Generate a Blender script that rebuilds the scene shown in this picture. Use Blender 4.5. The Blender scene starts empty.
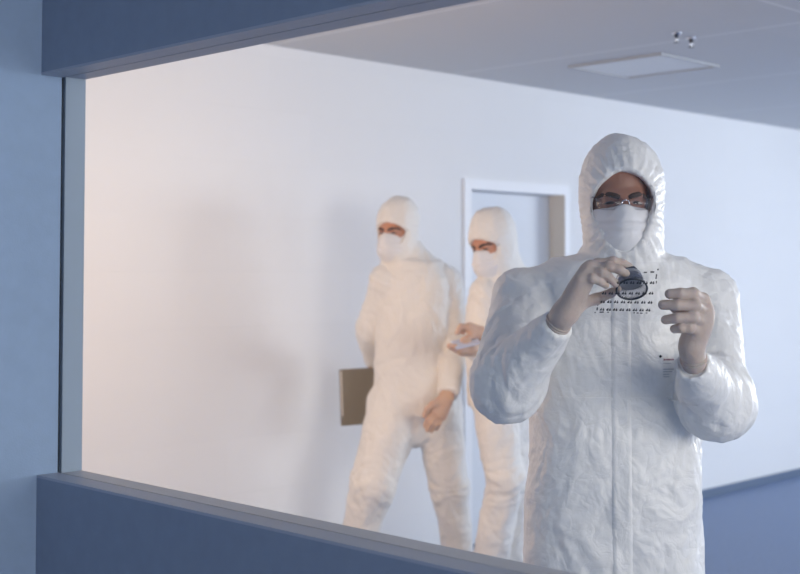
import bpy, bmesh, math, random
import numpy as np
from mathutils import Vector, Matrix
from mathutils.bvhtree import BVHTree

random.seed(3)
S = bpy.context.scene
COL = S.collection
V3 = lambda *a: np.array(a, dtype=np.float64)

# ------------------------------------------------------------------ camera frame
F = 1275.0
TH = math.radians(45.1)
FW = V3(math.cos(TH), math.sin(TH), 0)
RT = V3(math.sin(TH), -math.cos(TH), 0)
UP = V3(0, 0, 1)
H = 1.5
HOR = 271.5
PITCH = math.radians(-2.4)
CY = HOR + F * math.tan(PITCH)
FP = math.cos(PITCH) * FW - math.sin(PITCH) * UP
UPP = math.sin(PITCH) * FW + math.cos(PITCH) * UP


def ray(px, py):
    return FP + (px - 400) / F * RT - (py - CY) / F * UPP


def at(px, py, D):
    """world point seen at (px,py) at horizontal distance D along the view"""
    r = ray(px, py)
    return V3(0, 0, H) + r * (D / float(r @ FW))


def at_z(px, py, z):
    r = ray(px, py)
    return V3(0, 0, H) + r * ((z - H) / r[2])


def at_y(px, py, y):
    r = ray(px, py)
    return V3(0, 0, H) + r * (y / r[1])


# ------------------------------------------------------------------ materials
def new_mat(name):
    m = bpy.data.materials.new(name)
    m.use_nodes = True
    nt = m.node_tree
    b = nt.nodes['Principled BSDF']
    return m, nt, b


def setin(b, key, val):
    if key in b.inputs:
        b.inputs[key].default_value = val


def simple(name, col, rough=0.6, spec=0.5, metal=0.0, noise=0.0, nscale=40, bump=0.0, bscale=200):
    m, nt, b = new_mat(name)
    setin(b, 'Base Color', (*col, 1))
    setin(b, 'Roughness', rough)
    setin(b, 'Specular IOR Level', spec)
    setin(b, 'Metallic', metal)
    tc = nt.nodes.new('ShaderNodeTexCoord')
    if noise:
        n = nt.nodes.new('ShaderNodeTexNoise')
        n.inputs['Scale'].default_value = nscale
        n.inputs['Detail'].default_value = 4
        nt.links.new(tc.outputs['Object'], n.inputs['Vector'])
        r = nt.nodes.new('ShaderNodeValToRGB')
        r.color_ramp.elements[0].position = 0.3
        r.color_ramp.elements[1].position = 0.7
        r.color_ramp.elements[0].color = (*[c * (1 - noise) for c in col], 1)
        r.color_ramp.elements[1].color = (*[min(1, c * (1 + noise)) for c in col], 1)
        nt.links.new(n.outputs['Fac'], r.inputs['Fac'])
        nt.links.new(r.outputs['Color'], b.inputs['Base Color'])
    if bump:
        n = nt.nodes.new('ShaderNodeTexNoise')
        n.inputs['Scale'].default_value = bscale
        n.inputs['Detail'].default_value = 3
        nt.links.new(tc.outputs['Object'], n.inputs['Vector'])
        bp = nt.nodes.new('ShaderNodeBump')
        bp.inputs['Strength'].default_value = bump
        bp.inputs['Distance'].default_value = 0.002
        nt.links.new(n.outputs['Fac'], bp.inputs['Height'])
        nt.links.new(bp.outputs['Normal'], b.inputs['Normal'])
    return m


def tyvek(name, col, bump=0.5, rough=0.5, sss=0.0):
    m, nt, b = new_mat(name)
    setin(b, 'Base Color', (*col, 1))
    setin(b, 'Roughness', rough)
    setin(b, 'Specular IOR Level', 0.4)
    tc = nt.nodes.new('ShaderNodeTexCoord')
    hs = []
    for sc, st, det in ((8, (1, 1, 0.9), 3), (21, (1, 1, 0.9), 3)):
        mp = nt.nodes.new('ShaderNodeMapping')
        mp.inputs['Scale'].default_value = st
        nt.links.new(tc.outputs['Object'], mp.inputs['Vector'])
        w = nt.nodes.new('ShaderNodeTexNoise')
        w.inputs['Scale'].default_value = sc
        w.inputs['Detail'].default_value = det
        w.inputs['Distortion'].default_value = 0.6
        nt.links.new(mp.outputs['Vector'], w.inputs['Vector'])
        # sharp creases: |n - 0.5|
        a = nt.nodes.new('ShaderNodeMath'); a.operation = 'SUBTRACT'; a.inputs[1].default_value = 0.5
        nt.links.new(w.outputs['Fac'], a.inputs[0])
        c = nt.nodes.new('ShaderNodeMath'); c.operation = 'ABSOLUTE'
        nt.links.new(a.outputs[0], c.inputs[0])
        hs.append((c, 0.018 if sc < 20 else 0.006))
    fine = nt.nodes.new('ShaderNodeTexNoise')
    fine.inputs['Scale'].default_value = 260
    nt.links.new(tc.outputs['Object'], fine.inputs['Vector'])
    tot = None
    for c, k in hs:
        mu = nt.nodes.new('ShaderNodeMath'); mu.operation = 'MULTIPLY'; mu.inputs[1].default_value = k / 0.018
        nt.links.new(c.outputs[0], mu.inputs[0])
        if tot is None:
            tot = mu
        else:
            ad = nt.nodes.new('ShaderNodeMath'); ad.operation = 'ADD'
            nt.links.new(tot.outputs[0], ad.inputs[0]); nt.links.new(mu.outputs[0], ad.inputs[1])
            tot = ad
    mf = nt.nodes.new('ShaderNodeMath'); mf.operation = 'MULTIPLY_ADD'; mf.inputs[1].default_value = 0.02
    nt.links.new(fine.outputs['Fac'], mf.inputs[0]); nt.links.new(tot.outputs[0], mf.inputs[2])
    bp = nt.nodes.new('ShaderNodeBump')
    bp.inputs['Strength'].default_value = bump
    bp.inputs['Distance'].default_value = 0.035
    nt.links.new(mf.outputs[0], bp.inputs['Height'])
    nt.links.new(bp.outputs['Normal'], b.inputs['Normal'])
    if sss:
        setin(b, 'Subsurface Weight', sss)
        setin(b, 'Subsurface Radius', (0.03, 0.028, 0.025))
        setin(b, 'Subsurface Scale', 1.0)
    return m


def latex(name, col):
    m, nt, b = new_mat(name)
    setin(b, 'Base Color', (*col, 1))
    setin(b, 'Roughness', 0.5)
    setin(b, 'Specular IOR Level', 0.35)
    setin(b, 'Subsurface Weight', 0.35)
    setin(b, 'Subsurface Radius', (0.012, 0.006, 0.003))
    setin(b, 'Subsurface Scale', 1.0)
    tc = nt.nodes.new('ShaderNodeTexCoord')
    n = nt.nodes.new('ShaderNodeTexNoise')
    n.inputs['Scale'].default_value = 90
    n.inputs['Detail'].default_value = 5
    nt.links.new(tc.outputs['Object'], n.inputs['Vector'])
    bp = nt.nodes.new('ShaderNodeBump')
    bp.inputs['Strength'].default_value = 0.35
    bp.inputs['Distance'].default_value = 0.003
    nt.links.new(n.outputs['Fac'], bp.inputs['Height'])
    nt.links.new(bp.outputs['Normal'], b.inputs['Normal'])
    return m


def skin_mat(name, col):
    m, nt, b = new_mat(name)
    setin(b, 'Base Color', (*col, 1))
    setin(b, 'Roughness', 0.45)
    setin(b, 'Subsurface Weight', 0.25)
    setin(b, 'Subsurface Radius', (0.01, 0.004, 0.002))
    setin(b, 'Subsurface Scale', 1.0)
    tc = nt.nodes.new('ShaderNodeTexCoord')
    n = nt.nodes.new('ShaderNodeTexNoise')
    n.inputs['Scale'].default_value = 60
    nt.links.new(tc.outputs['Object'], n.inputs['Vector'])
    r = nt.nodes.new('ShaderNodeValToRGB')
    r.color_ramp.elements[0].color = (*[c * 0.85 for c in col], 1)
    r.color_ramp.elements[1].color = (*[min(1, c * 1.12) for c in col], 1)
    nt.links.new(n.outputs['Fac'], r.inputs['Fac'])
    nt.links.new(r.outputs['Color'], b.inputs['Base Color'])
    return m


def clear_mat(name, tint=(1, 1, 1), refl=1.0, rough=0.0, ior=1.45):
    m = bpy.data.materials.new(name)
    m.use_nodes = True
    nt = m.node_tree
    nt.nodes.clear()
    out = nt.nodes.new('ShaderNodeOutputMaterial')
    mix = nt.nodes.new('ShaderNodeMixShader')
    tr = nt.nodes.new('ShaderNodeBsdfTransparent'); tr.inputs['Color'].default_value = (*tint, 1)
    gl = nt.nodes.new('ShaderNodeBsdfGlossy'); gl.inputs['Roughness'].default_value = rough
    # Schlick reflectance, the same for both faces of a sheet
    ge = nt.nodes.new('ShaderNodeNewGeometry')
    dt = nt.nodes.new('ShaderNodeVectorMath'); dt.operation = 'DOT_PRODUCT'
    nt.links.new(ge.outputs['Normal'], dt.inputs[0]); nt.links.new(ge.outputs['Incoming'], dt.inputs[1])
    ab = nt.nodes.new('ShaderNodeMath'); ab.operation = 'ABSOLUTE'
    nt.links.new(dt.outputs['Value'], ab.inputs[0])
    om = nt.nodes.new('ShaderNodeMath'); om.operation = 'SUBTRACT'; om.inputs[0].default_value = 1.0; om.use_clamp = True
    nt.links.new(ab.outputs[0], om.inputs[1])
    pw = nt.nodes.new('ShaderNodeMath'); pw.operation = 'POWER'; pw.inputs[1].default_value = 5.0
    nt.links.new(om.outputs[0], pw.inputs[0])
    f0 = ((ior - 1) / (ior + 1)) ** 2
    mu = nt.nodes.new('ShaderNodeMath'); mu.operation = 'MULTIPLY_ADD'
    mu.inputs[1].default_value = (1 - f0) * refl; mu.inputs[2].default_value = f0 * refl
    nt.links.new(pw.outputs[0], mu.inputs[0])
    nt.links.new(mu.outputs[0], mix.inputs[0])
    nt.links.new(tr.outputs[0], mix.inputs[1])
    nt.links.new(gl.outputs[0], mix.inputs[2])
    nt.links.new(mix.outputs[0], out.inputs['Surface'])
    return m


def white_wall_mat():
    m, nt, b = new_mat('painted_blockwork')
    tc = nt.nodes.new('ShaderNodeTexCoord')
    mp = nt.nodes.new('ShaderNodeMapping')
    mp.inputs['Rotation'].default_value = (math.radians(90), 0, 0)
    nt.links.new(tc.outputs['Object'], mp.inputs['Vector'])
    br = nt.nodes.new('ShaderNodeTexBrick')
    br.inputs['Scale'].default_value = 1.0
    br.inputs['Mortar Size'].default_value = 0.004
    br.inputs['Mortar Smooth'].default_value = 0.6
    br.inputs['Brick Width'].default_value = 0.50
    br.inputs['Row Height'].default_value = 0.25
    br.inputs['Color1'].default_value = (0.86, 0.865, 0.875, 1)
    br.inputs['Color2'].default_value = (0.845, 0.85, 0.86, 1)
    br.inputs['Mortar'].default_value = (0.832, 0.837, 0.848, 1)
    nt.links.new(mp.outputs['Vector'], br.inputs['Vector'])
    nt.links.new(br.outputs['Color'], b.inputs['Base Color'])
    n = nt.nodes.new('ShaderNodeTexNoise')
    n.inputs['Scale'].default_value = 60
    nt.links.new(tc.outputs['Object'], n.inputs['Vector'])
    bp = nt.nodes.new('ShaderNodeBump')
    bp.inputs['Strength'].default_value = 0.15
    bp.inputs['Distance'].default_value = 0.003
    nt.links.new(n.outputs['Fac'], bp.inputs['Height'])
    nt.links.new(bp.outputs['Normal'], b.inputs['Normal'])
    setin(b, 'Roughness', 0.7)
    setin(b, 'Specular IOR Level', 0.25)
    return m


def ceiling_mat():
    m, nt, b = new_mat('ceiling_tiles')
    tc = nt.nodes.new('ShaderNodeTexCoord')
    br = nt.nodes.new('ShaderNodeTexBrick')
    br.offset = 0.0
    br.inputs['Scale'].default_value = 1.0
    br.inputs['Mortar Size'].default_value = 0.009
    br.inputs['Mortar Smooth'].default_value = 0.2
    br.inputs['Brick Width'].default_value = 1.25
    br.inputs['Row Height'].default_value = 2.5
    br.inputs['Color1'].default_value = (0.60, 0.61, 0.63, 1)
    br.inputs['Color2'].default_value = (0.585, 0.595, 0.615, 1)
    br.inputs['Mortar'].default_value = (0.76, 0.765, 0.78, 1)
    nt.links.new(tc.outputs['Object'], br.inputs['Vector'])
    nt.links.new(br.outputs['Color'], b.inputs['Base Color'])
    setin(b, 'Roughness', 0.8)
    setin(b, 'Specular IOR Level', 0.2)
    return m


M = {}
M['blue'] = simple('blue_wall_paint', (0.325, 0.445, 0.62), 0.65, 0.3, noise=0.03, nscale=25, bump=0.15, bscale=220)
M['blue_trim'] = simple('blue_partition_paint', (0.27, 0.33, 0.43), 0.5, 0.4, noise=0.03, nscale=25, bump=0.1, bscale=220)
M['jamb'] = simple('pale_frame_paint', (0.36, 0.44, 0.53), 0.5, 0.4)
M['ledge'] = simple('grey_blue_ledge', (0.42, 0.46, 0.54), 0.5, 0.4)
M['sill_inner'] = simple('pale_sill', (0.62, 0.62, 0.64), 0.5, 0.4)
M['dark'] = simple('dark_gasket', (0.03, 0.035, 0.05), 0.6)
M['white_wall'] = white_wall_mat()
M['plain_white'] = simple('plain_white_paint', (0.82, 0.83, 0.85), 0.7, 0.3)
M['ceiling'] = ceiling_mat()
M['floor'] = simple('blue_vinyl_floor', (0.17, 0.24, 0.40), 0.5, 0.4, noise=0.10, nscale=60)
M['skirting'] = simple('dark_skirting', (0.14, 0.19, 0.28), 0.5)
M['frame'] = simple('white_door_frame', (0.88, 0.89, 0.92), 0.5)
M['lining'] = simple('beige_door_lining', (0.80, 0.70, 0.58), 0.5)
M['leaf'] = simple('pale_door_leaf', (0.74, 0.77, 0.82), 0.55)
M['panel'] = simple('pale_ceiling_panel', (0.68, 0.70, 0.73), 0.5)
M['panel_frame'] = simple('grey_panel_frame', (0.46, 0.47, 0.49), 0.5)
M['chrome'] = simple('bright_chrome', (0.8, 0.8, 0.82), 0.15, metal=1.0)
M['darkmetal'] = simple('dark_metal', (0.06, 0.06, 0.07), 0.35, metal=0.6)
M['suit'] = tyvek('white_tyvek_cloth', (0.89, 0.875, 0.85), 0.5, 0.38)
M['suit_soft'] = tyvek('white_work_cloth', (0.86, 0.83, 0.79), 0.35, 0.6)
M['mask'] = simple('white_mask_fabric', (0.82, 0.81, 0.82), 0.75, 0.2, bump=0.3, bscale=500)
M['glove'] = latex('cream_latex_glove', (0.54, 0.44, 0.385))
M['glove_warm'] = latex('peach_latex_glove', (0.66, 0.44, 0.32))
M['skin'] = skin_mat('skin_tanned', (0.34, 0.165, 0.11))
M['skin_light'] = skin_mat('skin_light', (0.60, 0.30, 0.19))
M['brow'] = simple('brow_hair', (0.06, 0.035, 0.025), 0.8, noise=0.3, nscale=300)
M['eye'] = simple('dark_eye', (0.035, 0.02, 0.018), 0.3)
M['lens'] = clear_mat('clear_lens', (0.93, 0.93, 0.94), 1.0, 0.02)
M['glass'] = clear_mat('window_glass', (0.975, 0.985, 0.99), 0.8, 0.0, 1.5)
M['film'] = clear_mat('clear_film', (0.985, 0.985, 0.985), 0.5, 0.1, 1.4)
M['loupe_clear'] = clear_mat('clear_acrylic', (0.80, 0.80, 0.82), 1.0, 0.05)
M['ink'] = simple('black_ink', (0.015, 0.015, 0.02), 0.5)
M['red_ink'] = simple('red_ink', (0.48, 0.26, 0.28), 0.6)
M['grey_ink'] = simple('grey_ink', (0.56, 0.57, 0.60), 0.6)
M['black_plastic'] = simple('black_plastic', (0.012, 0.013, 0.018), 0.4)
M['loupe_band'] = simple('grey_metal_band', (0.45, 0.45, 0.47), 0.3, metal=0.6)
M['folder'] = simple('olive_brown_folder', (0.24, 0.195, 0.13), 0.6, noise=0.06, nscale=90)
M['paper'] = simple('paper_pages', (0.72, 0.66, 0.58), 0.8)
M['phone'] = simple('pale_plastic', (0.62, 0.66, 0.80), 0.4)
M['sole'] = simple('overshoe_cloth', (0.70, 0.72, 0.76), 0.6)


# ------------------------------------------------------------------ object helpers
def tag(o, label=None, cat=None, group=None, kind=None):
    if label: o['label'] = label
    if cat: o['category'] = cat
    if group: o['group'] = group
    if kind: o['kind'] = kind
    return o


def empty(name, loc, rz=0.0):
    o = bpy.data.objects.new(name, None)
    COL.objects.link(o)
    o.location = Vector([float(c) for c in loc])
    o.rotation_euler = (0, 0, rz)
    o.empty_display_size = 0.1
    return o


def obj_np(name, v, q, mat, parent=None, smooth=True):
    me = bpy.data.meshes.new(name)
    n, m = len(v), len(q)
    k = q.shape[1]
    me.vertices.add(n)
    me.vertices.foreach_set('co', np.ascontiguousarray(v, dtype=np.float32).ravel())
    me.loops.add(m * k)
    me.loops.foreach_set('vertex_index', np.ascontiguousarray(q, dtype=np.int32).ravel())
    me.polygons.add(m)
    me.polygons.foreach_set('loop_start', np.arange(0, m * k, k, dtype=np.int32))
    me.polygons.foreach_set('use_smooth', np.full(m, smooth, dtype=bool))
    me.update(calc_edges=True)
    me.validate()
    me.materials.append(mat)
    o = bpy.data.objects.new(name, me)
    COL.objects.link(o)
    if parent: o.parent = parent
    return o


def obj_bm(name, bm, mat, parent=None, smooth=False, bevel=0.0):
    bmesh.ops.recalc_face_normals(bm, faces=bm.faces[:])
    me = bpy.data.meshes.new(name)
    bm.to_mesh(me)
    bm.free()
    me.materials.append(mat)
    if smooth:
        for p in me.polygons: p.use_smooth = True
    o = bpy.data.objects.new(name, me)
    COL.objects.link(o)
    if parent: o.parent = parent
    if bevel:
        b = o.modifiers.new('bevel', 'BEVEL')
        b.width = bevel
        b.segments = 2
        b.limit_method = 'ANGLE'
    return o


def box(bm, x0, x1, y0, y1, z0, z1):
    vs = [bm.verts.new((x, y, z)) for x in (x0, x1) for y in (y0, y1) for z in (z0, z1)]
    for f in ((0, 1, 3, 2), (4, 6, 7, 5), (0, 4, 5, 1), (2, 3, 7, 6), (0, 2, 6, 4), (1, 5, 7, 3)):
        bm.faces.new([vs[i] for i in f])


def boxobj(name, dims, mat, parent=None, bevel=0.0, kind=None):
    bm = bmesh.new()
    for d in (dims if isinstance(dims[0], (tuple, list)) else [dims]):
        box(bm, *d)
    o = obj_bm(name, bm, mat, parent, bevel=bevel)
    if kind: o['kind'] = kind
    return o


def lathe(bm, prof, n=32, mtx=None):
    rings = []
    for r, z in prof:
        ring = []
        for i in range(n):
            a = 2 * math.pi * i / n
            p = Vector((r * math.cos(a), r * math.sin(a), z))
            if mtx is not None: p = mtx @ p
            ring.append(bm.verts.new(p))
        rings.append(ring)
    for a, b in zip(rings[:-1], rings[1:]):
        for i in range(n):
            bm.faces.new((a[i], a[(i + 1) % n], b[(i + 1) % n], b[i]))
    if prof[0][0] > 1e-6: bm.faces.new(rings[0][::-1])
    if prof[-1][0] > 1e-6: bm.faces.new(rings[-1])


def tube(bm, pts, r, n=8, closed=False):
    pts = [Vector([float(c) for c in p]) for p in pts]
    N = len(pts)
    rings = []
    for i, p in enumerate(pts):
        a = pts[(i - 1) % N] if (closed or i > 0) else pts[0]
        b = pts[(i + 1) % N] if (closed or i < N - 1) else pts[-1]
        t = (b - a).normalized()
        ref = Vector((0, 0, 1)) if abs(t.z) < 0.9 else Vector((0, 1, 0))
        s = t.cross(ref).normalized()
        w = s.cross(t).normalized()
        rr = r[i] if isinstance(r, (list, tuple)) else r
        rings.append([bm.verts.new(p + s * (rr * math.cos(2 * math.pi * k / n)) + w * (rr * math.sin(2 * math.pi * k / n))) for k in range(n)])
    rng = range(N) if closed else range(N - 1)
    for i in rng:
        a, b = rings[i], rings[(i + 1) % N]
        for k in range(n):
            bm.faces.new((a[k], a[(k + 1) % n], b[(k + 1) % n], b[k]))
    if not closed:
        bm.faces.new(rings[0][::-1])
        bm.faces.new(rings[-1])


# ------------------------------------------------------------------ distance-field modelling
def smin(a, b, k):
    if k <= 0: return np.minimum(a, b)
    h = np.clip(k - np.abs(a - b), 0, None) / k
    return np.minimum(a, b) - h * h * k * 0.25


class Field:
    def __init__(self, xs, ys, zs):
        self.x, self.y, self.z = [np.asarray(a, dtype=np.float32) for a in (xs, ys, zs)]
        self.D = np.full((len(xs), len(ys), len(zs)), 0.2, dtype=np.float32)

    def sl(self, lo, hi):
        r = []
        for a, l, h in zip((self.x, self.y, self.z), lo, hi):
            i0 = max(0, int(np.searchsorted(a, l)) - 1)
            i1 = min(len(a), int(np.searchsorted(a, h)) + 1)
            r.append(slice(i0, max(i1, i0)))
        return tuple(r)

    def grid(self, s):
        return self.x[s[0]][:, None, None], self.y[s[1]][None, :, None], self.z[s[2]][None, None, :]

    def cone(self, p0, p1, r0, r1, k=0.02, cut=False, op='add', flat=None):
        p0, p1 = np.asarray(p0, float), np.asarray(p1, float)
        m = max(r0, r1) + k + 0.03
        s = self.sl(np.minimum(p0, p1) - m, np.maximum(p0, p1) + m)
        X, Y, Z = self.grid(s)
        d = p1 - p0
        L2 = float(d @ d) + 1e-12
        t0 = ((X - p0[0]) * d[0] + (Y - p0[1]) * d[1] + (Z - p0[2]) * d[2]) / L2
        t = np.clip(t0, 0, 1)
        dd = np.sqrt((X - p0[0] - t * d[0]) ** 2 + (Y - p0[1] - t * d[1]) ** 2 + (Z - p0[2] - t * d[2]) ** 2) - (r0 + (r1 - r0) * t)
        if cut:
            dd = np.maximum(dd, (t0 - 1) * math.sqrt(L2))
        self.D[s] = smin(self.D[s], dd.astype(np.float32), k) if op == 'add' else -smin(-self.D[s], dd.astype(np.float32), k)

    def ell(self, c, r, k=0.02, R=None, op='add'):
        c, r = np.asarray(c, float), np.asarray(r, float)
        m = float(r.max()) + k + 0.03
        s = self.sl(c - m, c + m)
        X, Y, Z = self.grid(s)
        X, Y, Z = X - c[0], Y - c[1], Z - c[2]
        if R is not None:
            X, Y, Z = (R[0, i] * X + R[1, i] * Y + R[2, i] * Z for i in range(3))
        k0 = np.sqrt((X / r[0]) ** 2 + (Y / r[1]) ** 2 + (Z / r[2]) ** 2)
        k1 = np.sqrt((X / r[0] ** 2) ** 2 + (Y / r[1] ** 2) ** 2 + (Z / r[2] ** 2) ** 2) + 1e-9
        dd = (k0 * (k0 - 1) / k1).astype(np.float32)
        self.D[s] = smin(self.D[s], dd, k) if op == 'add' else -smin(-self.D[s], dd, k)

    def stack(self, rows, k=0.03, p=2.3):
        """rows of (z, cx, cy, half width, half depth), any order"""
        rows = sorted(rows)
        a = np.array(rows, float)
        m = float(a[:, 3:].max()) + k + 0.03
        s = self.sl((a[:, 1].min() - m, a[:, 2].min() - m, a[0, 0] - m), (a[:, 1].max() + m, a[:, 2].max() + m, a[-1, 0] + m))
        X, Y, Z = self.grid(s)
        f = lambda i: np.interp(Z.ravel(), a[:, 0], a[:, i]).astype(np.float32)[None, None, :]
        cx, cy, w, d = f(1), f(2), f(3), f(4)
        e = (np.abs((X - cx) / w) ** p + np.abs((Y - cy) / d) ** p) ** (1 / p)
        dd = (e - 1) * np.minimum(w, d)
        zz = np.maximum(a[0, 0] - Z, Z - a[-1, 0])
        dd = np.maximum(dd, zz)
        self.D[s] = smin(self.D[s], dd.astype(np.float32), k)

    def mesh(self, smooth=1):
        D = self.D
        nx, ny, nz = D.shape
        sgn = D < 0
        c = np.zeros((nx - 1, ny - 1, nz - 1), np.int8)
        for i in (0, 1):
            for j in (0, 1):
                for k in (0, 1):
                    c += sgn[i:nx - 1 + i, j:ny - 1 + j, k:nz - 1 + k]
        act = (c > 0) & (c < 8)
        cells = np.argwhere(act)
        idx = np.full(act.shape, -1, np.int64)
        idx[act] = np.arange(len(cells))
        pos = np.zeros((len(cells), 3))
        cnt = np.zeros(len(cells))
        crd = (self.x, self.y, self.z)
        for ax in range(3):
            o1, o2 = [q for q in range(3) if q != ax]
            for u in (0, 1):
                for w in (0, 1):
                    a = cells.copy()
                    a[:, o1] += u
                    a[:, o2] += w
                    b = a.copy()
                    b[:, ax] += 1
                    da = D[a[:, 0], a[:, 1], a[:, 2]]
                    db = D[b[:, 0], b[:, 1], b[:, 2]]
                    cr = (da < 0) != (db < 0)
                    t = np.where(cr, da / np.where(cr, da - db, 1), 0)
                    for q in range(3):
                        pa = crd[q][a[:, q]]
                        pb = crd[q][b[:, q]]
                        pos[:, q] += np.where(cr, pa + (pb - pa) * t, 0)
                    cnt += cr
        v = pos / cnt[:, None]
        quads = []
        for ax in range(3):
            j, k = (ax + 1) % 3, (ax + 2) % 3
            lo = [slice(1, -1)] * 3
            hi = [slice(1, -1)] * 3
            lo[ax] = slice(0, -1)
            hi[ax] = slice(1, None)
            a, b = sgn[tuple(lo)], sgn[tuple(hi)]
            for mask, rev in ((a & ~b, False), (~a & b, True)):
                e = np.argwhere(mask)
                if not len(e): continue
                e[:, j] += 1
                e[:, k] += 1
                q = []
                for dj, dk in ((-1, -1), (0, -1), (0, 0), (-1, 0)):
                    f = e.copy()
                    f[:, j] += dj
                    f[:, k] += dk
                    q.append(idx[f[:, 0], f[:, 1], f[:, 2]])
                q = np.stack(q, 1)
                if rev: q = q[:, ::-1]
                quads.append(q)
        q = np.concatenate(quads)
        q = q[(q >= 0).all(1)]
        for _ in range(smooth):
            v = laplace(v, q, 0.5)
        return v, q


def laplace(v, q, f):
    n = len(v)
    acc = np.zeros_like(v)
    cnt = np.zeros(n)
    for a, b in ((0, 1), (1, 2), (2, 3), (3, 0)):
        i, j = q[:, a], q[:, b]
        for d in range(3):
            acc[:, d] += np.bincount(i, v[j, d], n) + np.bincount(j, v[i, d], n)
        cnt += np.bincount(i, minlength=n) + np.bincount(j, minlength=n)
    cnt[cnt == 0] = 1
    return v + f * (acc / cnt[:, None] - v)


def normals(v, q):
    fn = np.cross(v[q[:, 2]] - v[q[:, 0]], v[q[:, 3]] - v[q[:, 1]])
    n = np.zeros_like(v)
    for a in range(4):
        for d in range(3):
            n[:, d] += np.bincount(q[:, a], fn[:, d], len(v))
    return n / (np.linalg.norm(n, axis=1, keepdims=True) + 1e-12)


def _hash(i, j, k, s):
    h = (i * 374761393 + j * 668265263 + k * 2147483647 + s * 1274126177) & 0xFFFFFFFF
    h = ((h ^ (h >> 13)) * 1274126177) & 0xFFFFFFFF
    return h ^ (h >> 16)


def perlin(p, seed=0):
    p = np.asarray(p, float)
    i = np.floor(p).astype(np.int64)
    f = p - i
    u = f * f * f * (f * (f * 6 - 15) + 10)
    out = 0
    for a in (0, 1):
        for b in (0, 1):
            for c in (0, 1):
                h = _hash(i[:, 0] + a, i[:, 1] + b, i[:, 2] + c, seed)
                th = (h & 0xFFFF) / 65536.0 * 2 * math.pi
                z = ((h >> 16) & 0xFFFF) / 32768.0 - 1
                r = np.sqrt(np.clip(1 - z * z, 0, 1))
                g = r * np.cos(th) * (f[:, 0] - a) + r * np.sin(th) * (f[:, 1] - b) + z * (f[:, 2] - c)
                w = (u[:, 0] if a else 1 - u[:, 0]) * (u[:, 1] if b else 1 - u[:, 1]) * (u[:, 2] if c else 1 - u[:, 2])
                out = out + w * g
    return out


def ridged(p, seed):
    return 0.5 - np.abs(perlin(p, seed)) * 1.6


def worley(p, seed):
    p = np.asarray(p, float)
    i = np.floor(p).astype(np.int64)
    best = np.full(len(p), 9.0)
    for a in (-1, 0, 1):
        for b in (-1, 0, 1):
            for c in (-1, 0, 1):
                q = i + np.array([a, b, c])
                h = _hash(q[:, 0], q[:, 1], q[:, 2], seed)
                h2 = _hash(q[:, 2], q[:, 0], q[:, 1], seed + 77)
                d = (q[:, 0] + (h & 0xFFFF) / 65536.0 - p[:, 0]) ** 2 + (q[:, 1] + ((h >> 16) & 0xFFFF) / 65536.0 - p[:, 1]) ** 2 + (q[:, 2] + (h2 & 0xFFFF) / 65536.0 - p[:, 2]) ** 2
                best = np.minimum(best, d)
    return np.sqrt(best)


def poly_sdf(px, pz, poly):
    """signed distance of points to a closed polygon (2D arrays)"""
    P = np.asarray(poly, float)
    d = np.full(np.broadcast(px, pz).shape, 1e9)
    ins = np.zeros(d.shape, bool)
    n = len(P)
    for i in range(n):
        ax, az = P[i]
        bx, bz = P[(i + 1) % n]
        ex, ez = bx - ax, bz - az
        wx, wz = px - ax, pz - az
        t = np.clip((wx * ex + wz * ez) / (ex * ex + ez * ez), 0, 1)
        d = np.minimum(d, (wx - ex * t) ** 2 + (wz - ez * t) ** 2)
        if ez != 0:
            c = ((az <= pz) & (bz > pz)) | ((bz <= pz) & (az > pz))
            ins ^= c & (px < ax + (pz - az) / ez * ex)
    d = np.sqrt(d)
    return np.where(ins, -d, d)


def smooth_poly(pts, n=6):
    P = np.asarray(pts, float)
    out = []
    N = len(P)
    for i in range(N):
        a, b, c, d = P[(i - 1) % N], P[i], P[(i + 1) % N], P[(i + 2) % N]
        for k in range(n):
            t = k / n
            out.append(0.5 * ((2 * b) + (-a + c) * t + (2 * a - 5 * b + 4 * c - d) * t * t + (-a + 3 * b - 3 * c + d) * t ** 3))
    return np.array(out)


def rot(yaw, pitch, roll=0.0):
    a, b, g = -math.radians(yaw), math.radians(pitch), math.radians(roll)
    Rz = np.array([[math.cos(a), -math.sin(a), 0], [math.sin(a), math.cos(a), 0], [0, 0, 1]])
    Rx = np.array([[1, 0, 0], [0, math.cos(b), -math.sin(b)], [0, math.sin(b), math.cos(b)]])
    Ry = np.array([[math.cos(g), 0, math.sin(g)], [0, 1, 0], [-math.sin(g), 0, math.cos(g)]])
    return Rz @ Rx @ Ry


# face opening of a hood, metres around the point between the eyes (x right, z up)
OPEN_PX = [(626, 172), (617, 175), (608, 181), (601, 189), (597.5, 199), (598, 212), (601.5, 224), (606, 235), (612, 245),
           (620, 251), (631, 249.5), (637, 243), (644, 231), (649.5, 219), (654, 207), (655, 197), (651.5, 188), (645, 181), (636, 175)]
OPEN_BIG = smooth_poly([((x - 625) / 437.0 * 1.05, (200 - y) / 437.0 * (1.13 if y < 195 else 1.0)) for x, y in OPEN_PX], 4)
OPEN_SMALL = smooth_poly([((x - 625) / 437.0 * 1.0, (200 - y) / 437.0 * (0.72 if y < 200 else 1.0)) for x, y in OPEN_PX], 4)


class Figure:
    """everything of a person is laid out in its own frame: x to the right of the view, y away, z up"""

    def __init__(self, px, D0, label):
        self.D0 = D0
        self.hs = 1.0
        self.hx = 0.0
        b = at(px, 300, D0)
        self.base = V3(b[0], b[1], 0)
        self.root = empty('person', self.base, TH - math.pi / 2)
        tag(self.root, label, 'person')

    def L(self, px, py, v=0.0):
        w = at(px, py, self.D0 + v) - self.base
        return V3(w @ RT, w @ FW, w[2])

    def R(self, r, v=0.0):
        return r * (self.D0 + v) / F

    def W(self, p):
        return self.base + p[0] * RT + p[1] * FW + p[2] * UP


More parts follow.
